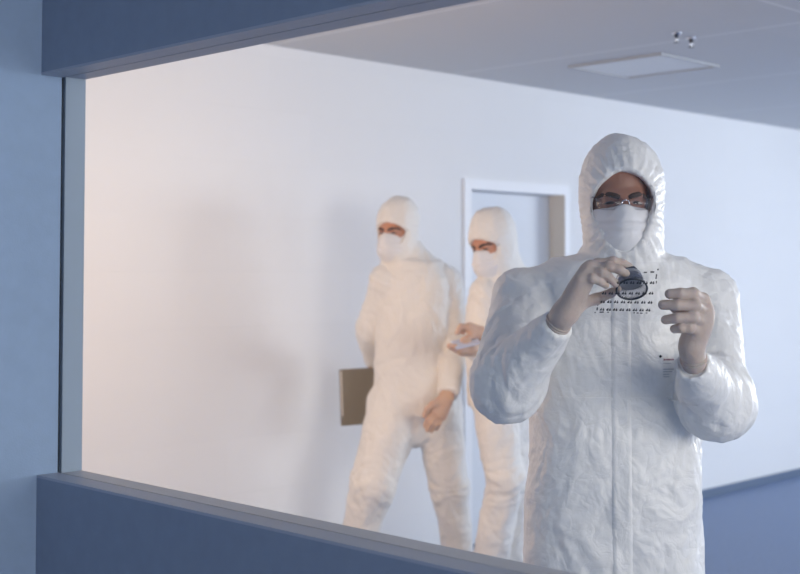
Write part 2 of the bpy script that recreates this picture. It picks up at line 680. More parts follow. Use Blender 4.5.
def head_pt(fig, p):
    return fig.hc + fig.hR @ np.asarray(p, float)


def add_hood(fig, fld, opening, pocket=-0.02, cone=True):
    hc, R = fig.hc, fig.hR
    k = fig.hs
    fld.ell(head_pt(fig, (fig.hx - 0.001, 0.024, 0.026 * k)), (0.094 * k, 0.122 * k, 0.126 * k), 0.03, R)
    fld.ell(head_pt(fig, (fig.hx + 0.003, 0.036, 0.071 * k)), (0.090 * k, 0.098 * k, 0.098 * k), 0.03, R)
    fld.ell(head_pt(fig, (fig.hx, -0.02 if fig.hx else -0.008, -0.075)), ((0.088 if fig.hx else 0.078) * k, 0.098 if fig.hx else 0.086, 0.085), 0.03, R)


def cut_face(fig, fld, opening, pocket=0.0):
    hc, R = fig.hc, fig.hR
    s = fld.sl(hc - 0.22, hc + 0.22)
    X, Y, Z = fld.grid(s)
    X, Y, Z = X - hc[0], Y - hc[1], Z - hc[2]
    hx, hy, hz = (R[0, i] * X + R[1, i] * Y + R[2, i] * Z for i in range(3))
    d = poly_sdf(hx, hz, opening)
    d = np.maximum(d, hy - pocket)
    fld.D[s] = -smin(-fld.D[s], d.astype(np.float32), 0.006)


def add_head(fig, fld):
    P = lambda *p: head_pt(fig, p)
    R = fig.hR
    fld.ell(P(0, 0.02, 0.035), (0.073, 0.094, 0.088), 0.02, R)
    fld.ell(P(0, -0.018, -0.045), (0.058, 0.066, 0.072), 0.03, R)
    fld.cone(P(-0.036, -0.064, 0.013), P(-0.012, -0.070, 0.010), 0.010, 0.010, 0.016)
    fld.cone(P(0.036, -0.064, 0.013), P(0.012, -0.070, 0.010), 0.010, 0.010, 0.016)
    for sx in (-1, 1):
        fld.ell(P(sx * 0.032, -0.088, -0.004), (0.018, 0.016, 0.011), 0.014, R, op='sub')
        fld.ell(P(sx * 0.031, -0.060, -0.004), (0.0135, 0.0125, 0.0105), 0.004, R)
        fld.ell(P(sx * 0.036, -0.045, -0.040), (0.020, 0.02, 0.022), 0.02, R)
        fld.ell(P(sx * 0.068, 0.02, -0.01), (0.007, 0.018, 0.028), 0.008, R)
    fld.cone(P(0, -0.070, 0.006), P(0, -0.096, -0.034), 0.007, 0.012, 0.014)
    for sx in (-1, 1):
        fld.ell(P(sx * 0.011, -0.086, -0.037), (0.009, 0.011, 0.008), 0.008, R)
    fld.ell(P(0, -0.080, -0.068), (0.024, 0.011, 0.006), 0.008, R)
    fld.ell(P(0, -0.078, -0.080), (0.021, 0.011, 0.007), 0.006, R)
    fld.ell(P(0, -0.066, -0.106), (0.022, 0.018, 0.016), 0.02, R)
    fld.cone(P(0, 0.03, -0.06), P(0, 0.045, -0.17), 0.052, 0.056, 0.03)


def face_bits(fig, mat_eye, mat_brow):
    """eyebrows and eyes"""
    R = fig.hR
    for sx in (-1, 1):
        bm = bmesh.new()
        pts = [(sx * x, y, z) for x, y, z in ((0.010, -0.0815, 0.006), (0.020, -0.080, 0.0105), (0.034, -0.0725, 0.0145), (0.048, -0.059, 0.0130), (0.060, -0.043, 0.006))]
        tube(bm, [head_pt(fig, p) for p in pts], [0.005, 0.0062, 0.0062, 0.005, 0.002], 8)
        obj_bm('eyebrow', bm, mat_brow, fig.root, smooth=True)
        bm = bmesh.new()
        pts = [(sx * x, y, z + 0.003) for x, y, z in ((0.0185, -0.0665, -0.0085), (0.026, -0.0725, -0.0082), (0.033, -0.0728, -0.0085), (0.0385, -0.070, -0.0095), (0.0445, -0.061, -0.011))]
        tube(bm, [head_pt(fig, p) for p in pts], [0.0015, 0.0034, 0.004, 0.0034, 0.0015], 8)
        obj_bm('eye', bm, mat_eye, fig.root, smooth=True)


def add_mask(fig, res, name='face_mask', drop=0.016):
    R, hc = fig.hR, fig.hc
    ax = np.arange(-0.16, 0.16, res)
    f = Field(hc[0] + ax, hc[1] + ax, hc[2] + np.arange(-0.2, 0.1, res))
    f.ell(head_pt(fig, (0, -0.016, -0.058)), (0.078 if fig.hx > 0 else 0.069, 0.081, 0.075), 0.02, R)
    f.cone(head_pt(fig, (0, -0.084, -0.012)), head_pt(fig, (0, -0.096, -0.05)), 0.010, 0.022, 0.04)
    f.ell(head_pt(fig, (0, -0.035, -0.085)), (0.044, 0.068, 0.047), 0.03, R)
    X, Y, Z = f.grid((slice(None),) * 3)
    X, Y, Z = X - hc[0], Y - hc[1], Z - hc[2]
    hx, hy, hz = (R[0, i] * X + R[1, i] * Y + R[2, i] * Z for i in range(3))
    top = hz - (-drop + 0.006 * np.exp(-(hx / 0.018) ** 2) - 0.9 * hx * hx)
    f.D = -smin(-f.D, -top.astype(np.float32), 0.003)
    f.D = np.maximum(f.D, (hy - 0.01)).astype(np.float32)
    v, q = f.mesh(2)
    n = normals(v, q)
    h = (v - hc) @ R
    front = np.clip((-h[:, 1] - 0.02) / 0.03, 0, 1)
    dz = 0
    for z0 in (-0.050, -0.075):
        t = (h[:, 2] - z0 + 0.12 * h[:, 0] ** 2) / 0.006
        dz = dz + 0.0045 / (1 + np.exp(np.clip(t * 4, -30, 30))) - 0.003 * np.exp(-t * t)
    dz = dz + 0.0022 * ridged(v * 38, 5)
    v = v + n * (dz * front)[:, None]
    obj_np(name, v, q, M['mask'], fig.root)
    # folded top band of the mask, following the upper edge
    return v, q


def suit_wrinkles(fig, v, q, amp=1.0, elbows=(), head=True, opening=None, seed=1, crisp=1.0):
    n = normals(v, q)
    w = np.stack([perlin(v * 5, seed + 40), perlin(v * 5, seed + 41), perlin(v * 5, seed + 42)], 1) * 0.10
    p = v + w
    d = 0.008 * ridged(p * np.array([6.5, 6.5, 4.0]), seed)
    d += crisp * (0.013 * (worley(p * np.array([9.0, 9.0, 6.0]), seed + 5) - 0.55) + 0.006 * (worley((p + w) * np.array([20.0, 20.0, 15.0]), seed + 6) - 0.55))
    d += 0.0035 * ridged((p + w) * np.array([34, 34, 28]), seed + 2)
    # hanging folds
    d += 0.004 * ridged(p * np.array([17, 17, 2.5]), seed + 3)
    for c, r, dirv in elbows:
        dv = np.asarray(dirv, float)
        dv /= np.linalg.norm(dv)
        x = v - c
        fall = np.exp(-(np.linalg.norm(x, axis=1) / r) ** 2)
        s = x @ dv
        ph = s * 130 + 6 * perlin(v * 9, seed + 9) * 2
        d += fall * 0.0035 * (np.abs(np.sin(ph * 0.5)) * 2 - 1)
        d += fall * 0.006 * ridged(p * 13, seed + 12)
    d *= amp
    if head:
        h = (v - fig.hc) @ fig.hR
        near = np.exp(-np.clip(np.linalg.norm(h - np.array([0, 0.02, 0.0]), axis=1) - 0.10, 0, None) / 0.05)
        d *= 1 - 0.82 * near
        ang = np.arctan2(h[:, 2] + 0.02, h[:, 0])
        dist = poly_sdf(h[:, 0], h[:, 2], opening)
        fr = (h[:, 1] < 0.05) & (np.abs(h[:, 2]) < 0.2) & (np.abs(h[:, 0]) < 0.16)
        g = np.where(fr, np.exp(-np.clip(dist, 0, 1) / 0.035), 0)
        pl = np.abs(np.sin(ang * 15 + 2.5 * perlin(h * 14, seed + 20))) * 2 - 1
        pl2 = np.abs(np.sin(ang * 31 + 2.5 * perlin(h * 20, seed + 21))) * 2 - 1
        inside = np.clip(dist / 0.014, 0, 1)
        d += g * inside * (0.0034 * pl + 0.0022 * pl2) * min(1, amp + 0.3)
        # long soft folds down the sides of the hood
        side = np.where((np.abs(h[:, 2]) < 0.2) & (np.abs(h[:, 0]) < 0.16), 1, 0) * near
        d += side * 0.007 * ridged(h * np.array([20, 14, 4]) + 0.4 * w, seed + 23)
    return v + n * d[:, None]


def hood_hem(fig, opening, v, q, mat, r=0.0018):
    bvh = BVHTree.FromPolygons([tuple(a) for a in v], [tuple(int(i) for i in a) for a in q])
    pts = []
    ctr = opening.mean(0)
    dirv = Vector(fig.hR @ V3(0, 1, 0))
    for x, z in opening[::2]:
        e = np.array([x, z]) - ctr
        e = ctr + e * (1 + 0.007 / np.linalg.norm(e))
        o = Vector(head_pt(fig, (e[0], -0.35, e[1])))
        hit = bvh.ray_cast(o, dirv)
        if hit[0] is None: continue
        pts.append(np.array(hit[0]) + np.array(dirv) * 0.0005)
    pts = np.array(pts)
    for _ in range(3):
        pts = (pts + 0.5 * np.roll(pts, 1, 0) + 0.5 * np.roll(pts, -1, 0)) / 2
    bm = bmesh.new()
    tube(bm, pts, r, 6, closed=True)
    obj_bm('hood_hem', bm, mat, fig.root, smooth=True)
    return bvh


def make_hand(fig, name, mat, wrist, fore, knuckles, fingers, thumb, rf, res, rw=0.026, palm=0.016):
    """knuckles: 4 points; fingers: list of point lists starting at the knuckle; all (px,py,v)"""
    Lp = lambda p: fig.L(*p)
    allp = [Lp(p) for p in [wrist, fore] + list(knuckles) + [x for f in fingers for x in f] + list(thumb)]
    lo, hi = np.min(allp, 0) - 0.05, np.max(allp, 0) + 0.05
    f = Field(*[np.arange(lo[i], hi[i], res) for i in range(3)])
    W, A = Lp(wrist), Lp(fore)
    f.cone(A, W, rw * 1.08, rw, 0.01)
    pc = np.mean([Lp(k) for k in knuckles], 0)
    for k in knuckles:
        f.cone(W + (Lp(k) - pc) * 0.35, Lp(k), rw * 0.70, palm * 0.80, 0.016)
    f.cone(W * 0.5 + pc * 0.5, pc, palm * 1.0, palm * 0.9, 0.02)
    for k, fg, r in zip(knuckles, fingers, rf):
        pts = [Lp(k)] + [Lp(x) for x in fg]
        rr = [r * 1.08, r * 1.02, r * 0.95, r * 0.86, r * 0.8]
        for i in range(len(pts) - 1):
            f.cone(pts[i], pts[i + 1], rr[i], rr[i + 1], 0.003 if i else 0.006)
        f.ell(pts[1], (r * 1.05,) * 3, 0.006)
    tp = [Lp(x) for x in thumb]
    f.cone(W, tp[0], rw * 0.62, 0.0150, 0.02)
    for i in range(len(tp) - 1):
        f.cone(tp[i], tp[i + 1], 0.0145 - 0.003 * i, 0.0115 - 0.002 * i, 0.006)
    v, q = f.mesh(2)
    n = normals(v, q)
    v = v + n * (0.0007 * ridged(v * 75, 3) + 0.0009 * ridged(v * 34, 8))[:, None]
    g = obj_np(name, v, q, mat, fig.root)
    # rolled edge of the glove cuff
    ax = A - W
    ax /= np.linalg.norm(ax)
    ref = V3(0, 0, 1) if abs(ax[2]) < 0.9 else V3(1, 0, 0)
    s = np.cross(ax, ref); s /= np.linalg.norm(s)
    t = np.cross(s, ax)
    return g, A, W


def body_field(fig, prims, rows, res_head, res_body):
    """skin body: one continuous surface, fine around the head, coarser below"""
    pts = [p for a in prims for p in (a[0], a[1])]
    lo, hi = np.min(pts, 0) - 0.12, np.max(pts, 0) + 0.12
    hi[2] = fig.hc[2] + 0.18
    axes = []
    for i in range(3):
        a, b = fig.hc[i] - (0.13 if i < 2 else 0.15), fig.hc[i] + (0.14 if i < 2 else 0.16)
        parts = [np.arange(lo[i], a, res_body), np.arange(a, b, res_head), np.arange(b, max(hi[i], b + 0.02), res_body)]
        axes.append(np.concatenate(parts))
    f = Field(*axes)
    f.stack(rows, 0.03)
    for p0, p1, r0, r1 in prims:
        f.cone(p0, p1, r0, r1, 0.025)
    add_head(fig, f)
    return f.mesh(1)


# ================================================================== the room
C0 = at(39, 275, 3.1)
XW, YL = float(C0[0]), float(C0[1])                 # front face of the partition, face of the left wall
ZS = float(at(39, 475, 3.1)[2])
ZH = float(at(39, 75, 3.1)[2])
g = at_z(703, 498, 0.0)
YB = float(g[1])                                    # white wall behind
ZC = float(at_y(700, 114, YB)[2])                   # lab ceiling
XE = 10.6
YR = -3.2
T1, T2, T3 = XW + 0.056, XW + 0.066, XW + 0.122     # glass slot, back face
YO = -1.1                                           # far end of the window opening
print('room', XW, YL, ZS, ZH, YB, ZC)

boxobj('floor', (-2.6, XE + 0.1, YR - 0.1, YB + 0.1, -0.1, 0.0), M['floor'], kind='structure')
boxobj('ceiling_laboratory', (T2, XE + 0.1, YR - 0.1, YB + 0.1, ZC, ZC + 0.1), M['ceiling'], kind='structure')
boxobj('ceiling_corridor', (-2.6, T1, YR - 0.1, YL + 0.1, ZC, ZC + 0.1), M['plain_white'], kind='structure')
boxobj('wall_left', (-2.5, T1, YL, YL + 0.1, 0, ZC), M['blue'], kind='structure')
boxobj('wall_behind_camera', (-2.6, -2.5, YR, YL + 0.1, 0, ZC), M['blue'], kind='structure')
boxobj('wall_right', (-2.6, XE + 0.1, YR - 0.1, YR, 0, ZC), M['plain_white'], kind='structure')
boxobj('wall_end', (XE, XE + 0.1, YR, YB, 0, ZC), M['plain_white'], kind='structure')
boxobj('wall_side', (T1, T3, YL + 0.1, YB, 0, ZC), M['plain_white'], kind='structure')
# partition with the observation window
LB = 0.006
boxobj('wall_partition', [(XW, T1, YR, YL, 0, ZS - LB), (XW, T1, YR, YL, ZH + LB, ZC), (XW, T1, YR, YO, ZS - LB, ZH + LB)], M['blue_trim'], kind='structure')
boxobj('trim_3', (XW, T1, YO, YL, ZS - LB, ZS), M['ledge'], kind='structure')
boxobj('trim_4', (XW, T1, YO, YL, ZH, ZH + LB), M['ledge'], kind='structure')
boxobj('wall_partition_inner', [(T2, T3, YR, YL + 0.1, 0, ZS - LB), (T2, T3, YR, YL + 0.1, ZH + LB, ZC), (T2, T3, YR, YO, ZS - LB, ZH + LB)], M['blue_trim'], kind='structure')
boxobj('trim_5', (T2, T3, YO, YL + 0.1, ZS - LB, ZS - 0.002), M['sill_inner'], kind='structure')
boxobj('trim_6', (T2, T3, YO, YL + 0.1, ZH + 0.002, ZH + LB), M['ledge'], kind='structure')
boxobj('trim_1', (T2, T3, YL - 0.002, YL + 0.1, ZS - 0.002, ZH + 0.002), M['jamb'], kind='structure')
boxobj('trim_2', [(T1, T2, YO, YL + 0.02, ZS - 0.03, ZS - 0.012), (T1, T2, YO, YL + 0.02, ZH + 0.012, ZH + 0.03), (T1, T2, YL + 0.012, YL + 0.03, ZS, ZH)], M['dark'], kind='structure')
w = boxobj('window_1', (T1 + 0.003, T2 - 0.001, YO, YL + 0.006, ZS - 0.009, ZH + 0.009), M['glass'], kind='structure')

# white wall with the door opening
dl, dr = at_y(463, 200, YB), at_y(568, 200, YB)
ztop = float(at_y(463, 178, YB)[2])
x0, x1 = float(dl[0]), float(dr[0])
fwid = float(at_y(470, 200, YB)[0]) - x0
bm = bmesh.new()
box(bm, T2, x0 + fwid * 0.5, YB, YB + 0.2, 0, ZC)
box(bm, x1 - fwid * 0.5, XE, YB, YB + 0.2, 0, ZC)
box(bm, x0 + fwid * 0.5, x1 - fwid * 0.5, YB, YB + 0.2, ztop - fwid * 0.5, ZC)
o = obj_bm('wall_back', bm, M['white_wall']); o['kind'] = 'structure'
fw2 = x1 - float(at_y(563.5, 200, YB)[0])
dd = boxobj('door_1', [(x0, x0 + fwid, YB - 0.012, YB + 0.15, 0, ztop - fwid), (x1 - fw2, x1, YB - 0.012, YB + 0.15, 0, ztop - fwid), (x0, x1, YB - 0.012, YB + 0.15, ztop - fwid, ztop)], M['frame'], kind='structure')
boxobj('door_leaf', (x0 + fwid + 0.003, x1 - fw2 - 0.003, YB + 0.105, YB + 0.145, 0.006, ztop - fwid - 0.004), M['leaf'], dd, bevel=0.002)
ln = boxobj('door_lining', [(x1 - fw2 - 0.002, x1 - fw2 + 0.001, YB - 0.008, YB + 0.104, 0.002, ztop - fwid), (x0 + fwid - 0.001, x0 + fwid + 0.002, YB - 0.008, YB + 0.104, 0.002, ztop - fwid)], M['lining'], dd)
bm = bmesh.new()
hx, hz = x0 + fwid + 0.09, 1.04
lathe(bm, [(0.024, 0), (0.024, 0.006), (0.010, 0.008), (0.010, 0.045)], 20, Matrix.Translation((hx, YB + 0.105, hz)) @ Matrix.Rotation(math.radians(90), 4, 'X'))
tube(bm, [(hx, YB + 0.062, hz), (hx + 0.05, YB + 0.060, hz), (hx + 0.12, YB + 0.062, hz)], 0.009, 10)
obj_bm('door_handle', bm, M['chrome'], dd, smooth=True)
boxobj('baseboard_back', [(T3, x0, YB - 0.012, YB, 0, 0.055), (x1, XE, YB - 0.012, YB, 0, 0.055)], M['skirting'], kind='structure')

# recessed panel in the ceiling
pc = [at_z(x, y, ZC) for x, y in ((574, 65), (628, 77), (718, 65), (664, 53))]
px0, px1 = min(p[0] for p in pc), max(p[0] for p in pc)
py0, py1 = min(p[1] for p in pc), max(p[1] for p in pc)
print('panel', px0, px1, py0, py1)
pr = empty('ceiling_panel', ((px0 + px1) / 2, (py0 + py1) / 2, ZC))
tag(pr, 'pale square panel in a thin frame set into the grey ceiling', 'ceiling panel')
hw, hd = (px1 - px0) / 2, (py1 - py0) / 2
e = 0.018
boxobj('frame', [(-hw, hw, -hd, -hd + e, -0.012, 0.0), (-hw, hw, hd - e, hd, -0.012, 0.0), (-hw, -hw + e, -hd + e, hd - e, -0.012, 0.0), (hw - e, hw, -hd + e, hd - e, -0.012, 0.0)], M['panel_frame'], pr)
boxobj('panel', (-hw + e, hw - e, -hd + e, hd - e, -0.005, 0.0), M['panel'], pr)

# two sprinkler heads
for (sx, sy, lab) in ((676.5, 34, 'small metal sprinkler head under the ceiling, left of the pair'), (691, 39, 'small metal sprinkler head under the ceiling, right of the pair')):
    p = at_z(sx, sy - 1.5, ZC)
    r = empty('sprinkler_head', p)
    r.scale = (0.8, 0.8, 0.9)
    tag(r, lab, 'sprinkler', 'sprinkler heads on the ceiling')
    bm = bmesh.new(); lathe(bm, [(0.0, 0.0), (0.030, 0.0), (0.028, -0.006), (0.014, -0.010), (0.0, -0.010)], 24); obj_bm('escutcheon', bm, M['chrome'], r, smooth=True)
    bm = bmesh.new(); lathe(bm, [(0.0, -0.009), (0.013, -0.009), (0.013, -0.02), (0.009, -0.024), (0.0, -0.024)], 20); obj_bm('body', bm, M['darkmetal'], r, smooth=True)
    bm = bmesh.new()
    for s in (-1, 1):
        tube(bm, [(s * 0.009, 0, -0.02), (s * 0.013, 0, -0.032), (s * 0.004, 0, -0.046)], 0.0025, 8)
    tube(bm, [(0, 0, -0.022), (0, 0, -0.046)], 0.003, 8)
    obj_bm('yoke', bm, M['chrome'], r, smooth=True)
    bm = bmesh.new(); lathe(bm, [(0.0, -0.045), (0.006, -0.045), (0.017, -0.049), (0.017, -0.051), (0.0, -0.051)], 24); obj_bm('deflector', bm, M['darkmetal'], r)

# ================================================================== the front worker
A = Figure(617, 3.05, 'person in white hooded coverall, mask and glasses lifting a clear printed sheet behind the glass')
A.hc = A.L(625, 200, -0.11)
A.hc[1] = -0.02
A.hR = rot(0, 0)
A.hx = 0.0105
A.hs = 0.965
L = A.L
rows = []
for py, cx, hw, b in ((262, 618, 62, 0.105), (280, 617, 80, 0.125), (310, 618, 86, 0.135), (350, 617, 87, 0.135), (398, 615, 84, 0.130), (430, 614, 83, 0.130), (470, 614, 84, 0.130), (520, 613, 87, 0.132), (574, 611, 89, 0.135), (600, 611, 89, 0.135)):
    p = L(cx, py, 0.02)
    rows.append((p[2], p[0], p[1], A.R(hw), b))
neck = []
for py, cx, hw, b in ((180, 621, 37, 0.10), (205, 622, 38, 0.105), (232, 622, 37.5, 0.098), (255, 622, 38, 0.092), (270, 621, 52, 0.095)):
    p = L(cx, py, 0.02)
    neck.append((p[2], p[0], p[1], A.R(hw), b))
sh_l, el_l, wr_l = L(522, 302, 0.02), L(509, 382, -0.17), L(557, 325, -0.335)
sh_r, el_r, wr_r = L(706, 303, 0.02), L(717, 402, -0.15), L(693, 364, -0.335)
hipl, hipr = L(580, 600, 0.02), L(645, 600, 0.02)
kneel, kneer = V3(hipl[0] - 0.02, 0.0, 0.48), V3(hipr[0] + 0.02, 0.0, 0.48)
ankl, ankr = V3(kneel[0] - 0.01, 0.03, 0.09), V3(kneer[0] + 0.01, 0.03, 0.09)
r = A.R
limbs = [
    (L(600, 272, 0.02), L(523, 297, 0.02), r(20), r(27), 0),
    (L(640, 270, 0.02), L(703, 296, 0.02), r(20), r(28), 0),
    (sh_l, el_l, r(29), r(32), 0),
    (el_l, wr_l, r(33), r(13), 1),
    (sh_r, el_r, r(29), r(31), 0),
    (el_r, wr_r, r(32), r(15), 1),
    (hipl, kneel, 0.125, 0.095, 0), (hipr, kneer, 0.125, 0.095, 0),
    (kneel, ankl, 0.095, 0.075, 1), (kneer, ankr, 0.095, 0.075, 1),
]
res = 0.005
pts = [p for a in limbs for p in (a[0], a[1])]
lo, hi = np.min(pts, 0) - 0.16, np.max(pts, 0) + 0.16
hi[2] = A.hc[2] + 0.22
lo[2] = 0.05
fld = Field(*[np.arange(lo[i], hi[i], res) for i in range(3)])
fld.stack(rows, 0.05, 2.5)
for p0, p1, r0, r1, cut in limbs:
    fld.cone(p0, p1, r0, r1, 0.035, cut=bool(cut))
fld.stack(neck, 0.035, 2.2)
add_hood(A, fld, OPEN_BIG)
cut_face(A, fld, OPEN_BIG, 0.0)
v, q = fld.mesh(2)
elb = [(el_l, 0.13, wr_l - sh_l), (el_r, 0.13, wr_r - sh_r), (L(535, 330, -0.05), 0.09, V3(0.5, 0, 1)), (L(690, 440, 0.0), 0.08, V3(-0.3, 0, 1))]
v = suit_wrinkles(A, v, q, 0.85, elb, True, OPEN_BIG, 1)
obj_np('coverall', v, q, M['suit'], A.root)
bvhA = hood_hem(A, OPEN_BIG, v, q, M['suit'])


def front(fig_bvh, u, z, vmin=-0.28):
    o = Vector((u, -1.2, z))
    for _ in range(6):
        h = fig_bvh.ray_cast(o, Vector((0, 1, 0)))
        if h[0] is None: return None
        if h[0].y > vmin: return h[0].y
        o = Vector((u, h[0].y + 0.004, z))
    return None


def patch(name, fig, bvh, us, zs, off, mat, thick=0.002, sm=0, taper=False):
    """thin cloth strip lying on the front of the coverall"""
    g = np.full((len(us), len(zs)), np.nan)
    for i, u in enumerate(us):
        for j, z in enumerate(zs):
            y = front(bvh, u if not callable(u) else u(z), z)
            if y is not None: g[i, j] = y
    m = np.nanmean(g)
    g = np.where(np.isnan(g), m, g)
    for _ in range(sm):
        h = g.copy()
        h[:, 1:-1] = (g[:, :-2] + g[:, 2:] + 2 * g[:, 1:-1]) / 4
        g = h
    bm = bmesh.new()
    of = lambda i: -0.001 if taper and i in (0, len(us) - 1) else off
    V = [[bm.verts.new((u, g[i, j] - of(i), z)) for j, z in enumerate(zs)] for i, u in enumerate(us)]
    Bk = [[bm.verts.new((u, g[i, j] - off + thick, z)) for j, z in enumerate(zs)] for i, u in enumerate(us)]
    a, b = len(us), len(zs)
    for i in range(a - 1):
        for j in range(b - 1):
            bm.faces.new((V[i][j], V[i + 1][j], V[i + 1][j + 1], V[i][j + 1]))
            bm.faces.new((Bk[i][j], Bk[i][j + 1], Bk[i + 1][j + 1], Bk[i + 1][j]))
    for i in range(a - 1):
        for j in (0, b - 1):
            bm.faces.new((V[i][j], V[i + 1][j], Bk[i + 1][j], Bk[i][j]))
    for j in range(b - 1):
        for i in (0, a - 1):
            bm.faces.new((V[i][j], V[i][j + 1], Bk[i][j + 1], Bk[i][j]))
    o = obj_bm(name, bm, mat, fig.root, smooth=True)
    o.data.set_sharp_from_angle(angle=math.radians(50))
    return o


cu = L(622, 400, -0.12)[0]
zt, zb = L(622, 258, -0.1)[2], 0.80
patch('zip_flap', A, bvhA, cu + np.linspace(-0.024, 0.024, 9), np.linspace(zb, zt, 150), 0.0036, M['suit'], 0.008, 2, True)
zw = L(620, 399, -0.11)[2]
patch('waist_seam', A, bvhA, np.linspace(L(560, 399, -0.1)[0], L(682, 399, -0.1)[0], 60), zw + np.linspace(-0.003, 0.003, 4), 0.0030, M['suit'], 0.005)
# printed chest label
la, lb = L(658, 354, -0.13), L(675, 378, -0.13)
emb = bmesh.new()


def mark(bm, px, py, w, h, bvh=bvhA, off=0.0016):
    c = L(px, py, -0.12)
    y = front(bvh, c[0], c[2], -0.2)
    if y is None: y = c[1]
    s = A.R(1, -0.12)
    box(bm, c[0] - w * s / 2, c[0] + w * s / 2, y - off - 0.0012, y - off + 0.003, c[2] - h * s / 2, c[2] + h * s / 2)


bm = bmesh.new()
mark(bm, 661, 356.5, 2.6, 1.2); mark(bm, 661, 356.5, 1.2, 2.8)
obj_bm('chest_emblem', bm, M['ink'], A.root)
bm = bmesh.new()
for x, w, h in ((665, 1.2, 1.8), (666.8, 0.9, 1.4), (668.2, 0.9, 1.4), (669.8, 1.2, 1.8), (671.5, 0.9, 1.4), (673, 0.9, 1.7), (674.4, 0.8, 1.4)):
    mark(bm, x, 359.8, w, h)
obj_bm('chest_lettering', bm, M['red_ink'], A.root)
bm = bmesh.new()
for i in range(5):
    mark(bm, 664.5 + i * 1.6, 363.4, 1.7, 0.7)
obj_bm('chest_text_line', bm, M['grey_ink'], A.root)
bm = bmesh.new()
for y, n, hh in ((369.5, 7, 1.0), (372, 6, 1.0), (374.5, 7, 1.0), (377, 6, 1.0)):
    for i in range(n):
        mark(bm, 664.5 + i * 1.6, y, 1.1, hh)
obj_bm('chest_small_print', bm, M['grey_ink'], A.root)
print('suit', len(v))

# body
bl = [(p0, p1, a * 0.66, b * (0.42 if c else 0.66)) for p0, p1, a, b, c in limbs]
bl.append((wr_l, L(580, 290, -0.38), 0.014, 0.010))
bl.append((wr_r, L(700, 318, -0.375), 0.014, 0.010))
bl.append((ankl, V3(ankl[0] - 0.03, -0.13, 0.035), 0.04, 0.028))
bl.append((ankr, V3(ankr[0] + 0.03, -0.13, 0.035), 0.04, 0.028))
br_ = [(z, cx, cy, a * 0.82, b * 0.78) for z, cx, cy, a, b in rows]
vb, qb = body_field(A, bl, br_, 0.0026, 0.009)
obj_np('body', vb, qb, M['skin'], A.root)
face_bits(A, M['eye'], M['brow'])
add_mask(A, 0.003)
for s, an in ((-1, ankl), (1, ankr)):
    f = Field(np.arange(an[0] - 0.12, an[0] + 0.12, 0.007), np.arange(-0.28, 0.2, 0.007), np.arange(-0.01, 0.2, 0.007))
    f.ell((an[0] + s * 0.02, -0.06, 0.03), (0.062, 0.16, 0.062), 0.03)
    f.cone((an[0], 0.03, 0.05), an + V3(0, 0, 0.03), 0.06, 0.064, 0.03)
    f.D = np.maximum(f.D, (0.002 - f.z)[None, None, :])
    vv, qq = f.mesh(1)
    obj_np('overshoe', vv, qq, M['sole'], A.root)

# glasses
P = lambda *p: head_pt(A, p)
gl = empty('safety_glasses', (0, 0, 0)); gl.parent = A.root
gl['label'] = 'clear rimless glasses'
for sx in (-1, 1):
    pts = []
    for k in range(28):
        a = 2 * math.pi * k / 28
        c, s = math.cos(a), math.sin(a)
        x = 0.0345 + 0.029 * math.copysign(abs(c) ** 0.75, c)
        z = -0.007 + 0.016 * math.copysign(abs(s) ** 0.75, s)
        pts.append((x, z))
    yf = lambda x: -0.0985 + 0.030 * (abs(x) / 0.064) ** 2.2
    bm = bmesh.new()
    a = [bm.verts.new(P(sx * x, yf(x) - 0.001, z)) for x, z in pts]
    b = [bm.verts.new(P(sx * x, yf(x) + 0.001, z)) for x, z in pts]
    ca, cb = bm.verts.new(P(sx * 0.0345, yf(0.0345) - 0.003, -0.007)), bm.verts.new(P(sx * 0.0345, yf(0.0345) - 0.001, -0.007))
    for k in range(28):
        j = (k + 1) % 28
        bm.faces.new((a[k], a[j], ca)); bm.faces.new((b[j], b[k], cb)); bm.faces.new((a[k], b[k], b[j], a[j]))
    obj_bm('lens', bm, M['lens'], gl, smooth=True)
    bm = bmesh.new()
    tube(bm, [P(sx * x, yf(x), z) for x, z in pts], 0.0006, 6, closed=True)
    obj_bm('lens_edge', bm, M['loupe_clear'], gl, smooth=True)
    bm = bmesh.new()
    tube(bm, [P(sx * 0.062, yf(0.062), 0.001), P(sx * 0.070, -0.06, 0.009), P(sx * 0.071, -0.02, 0.006), P(sx * 0.070, 0.03, 0.003)], 0.0016, 8)
    obj_bm('temple', bm, M['loupe_clear'], gl, smooth=True)
    bm = bmesh.new()
    tube(bm, [P(sx * 0.007, -0.099, -0.003), P(sx * 0.0095, -0.096, -0.010), P(sx * 0.0125, -0.092, -0.018)], 0.0016, 8)
    obj_bm('nose_pad', bm, M['chrome'], gl, smooth=True)
bm = bmesh.new()
tube(bm, [P(-0.008, -0.0985, -0.003), P(0, -0.101, 0.000), P(0.008, -0.0985, -0.003)], 0.0013, 8)
obj_bm('bridge', bm, M['chrome'], gl, smooth=True)

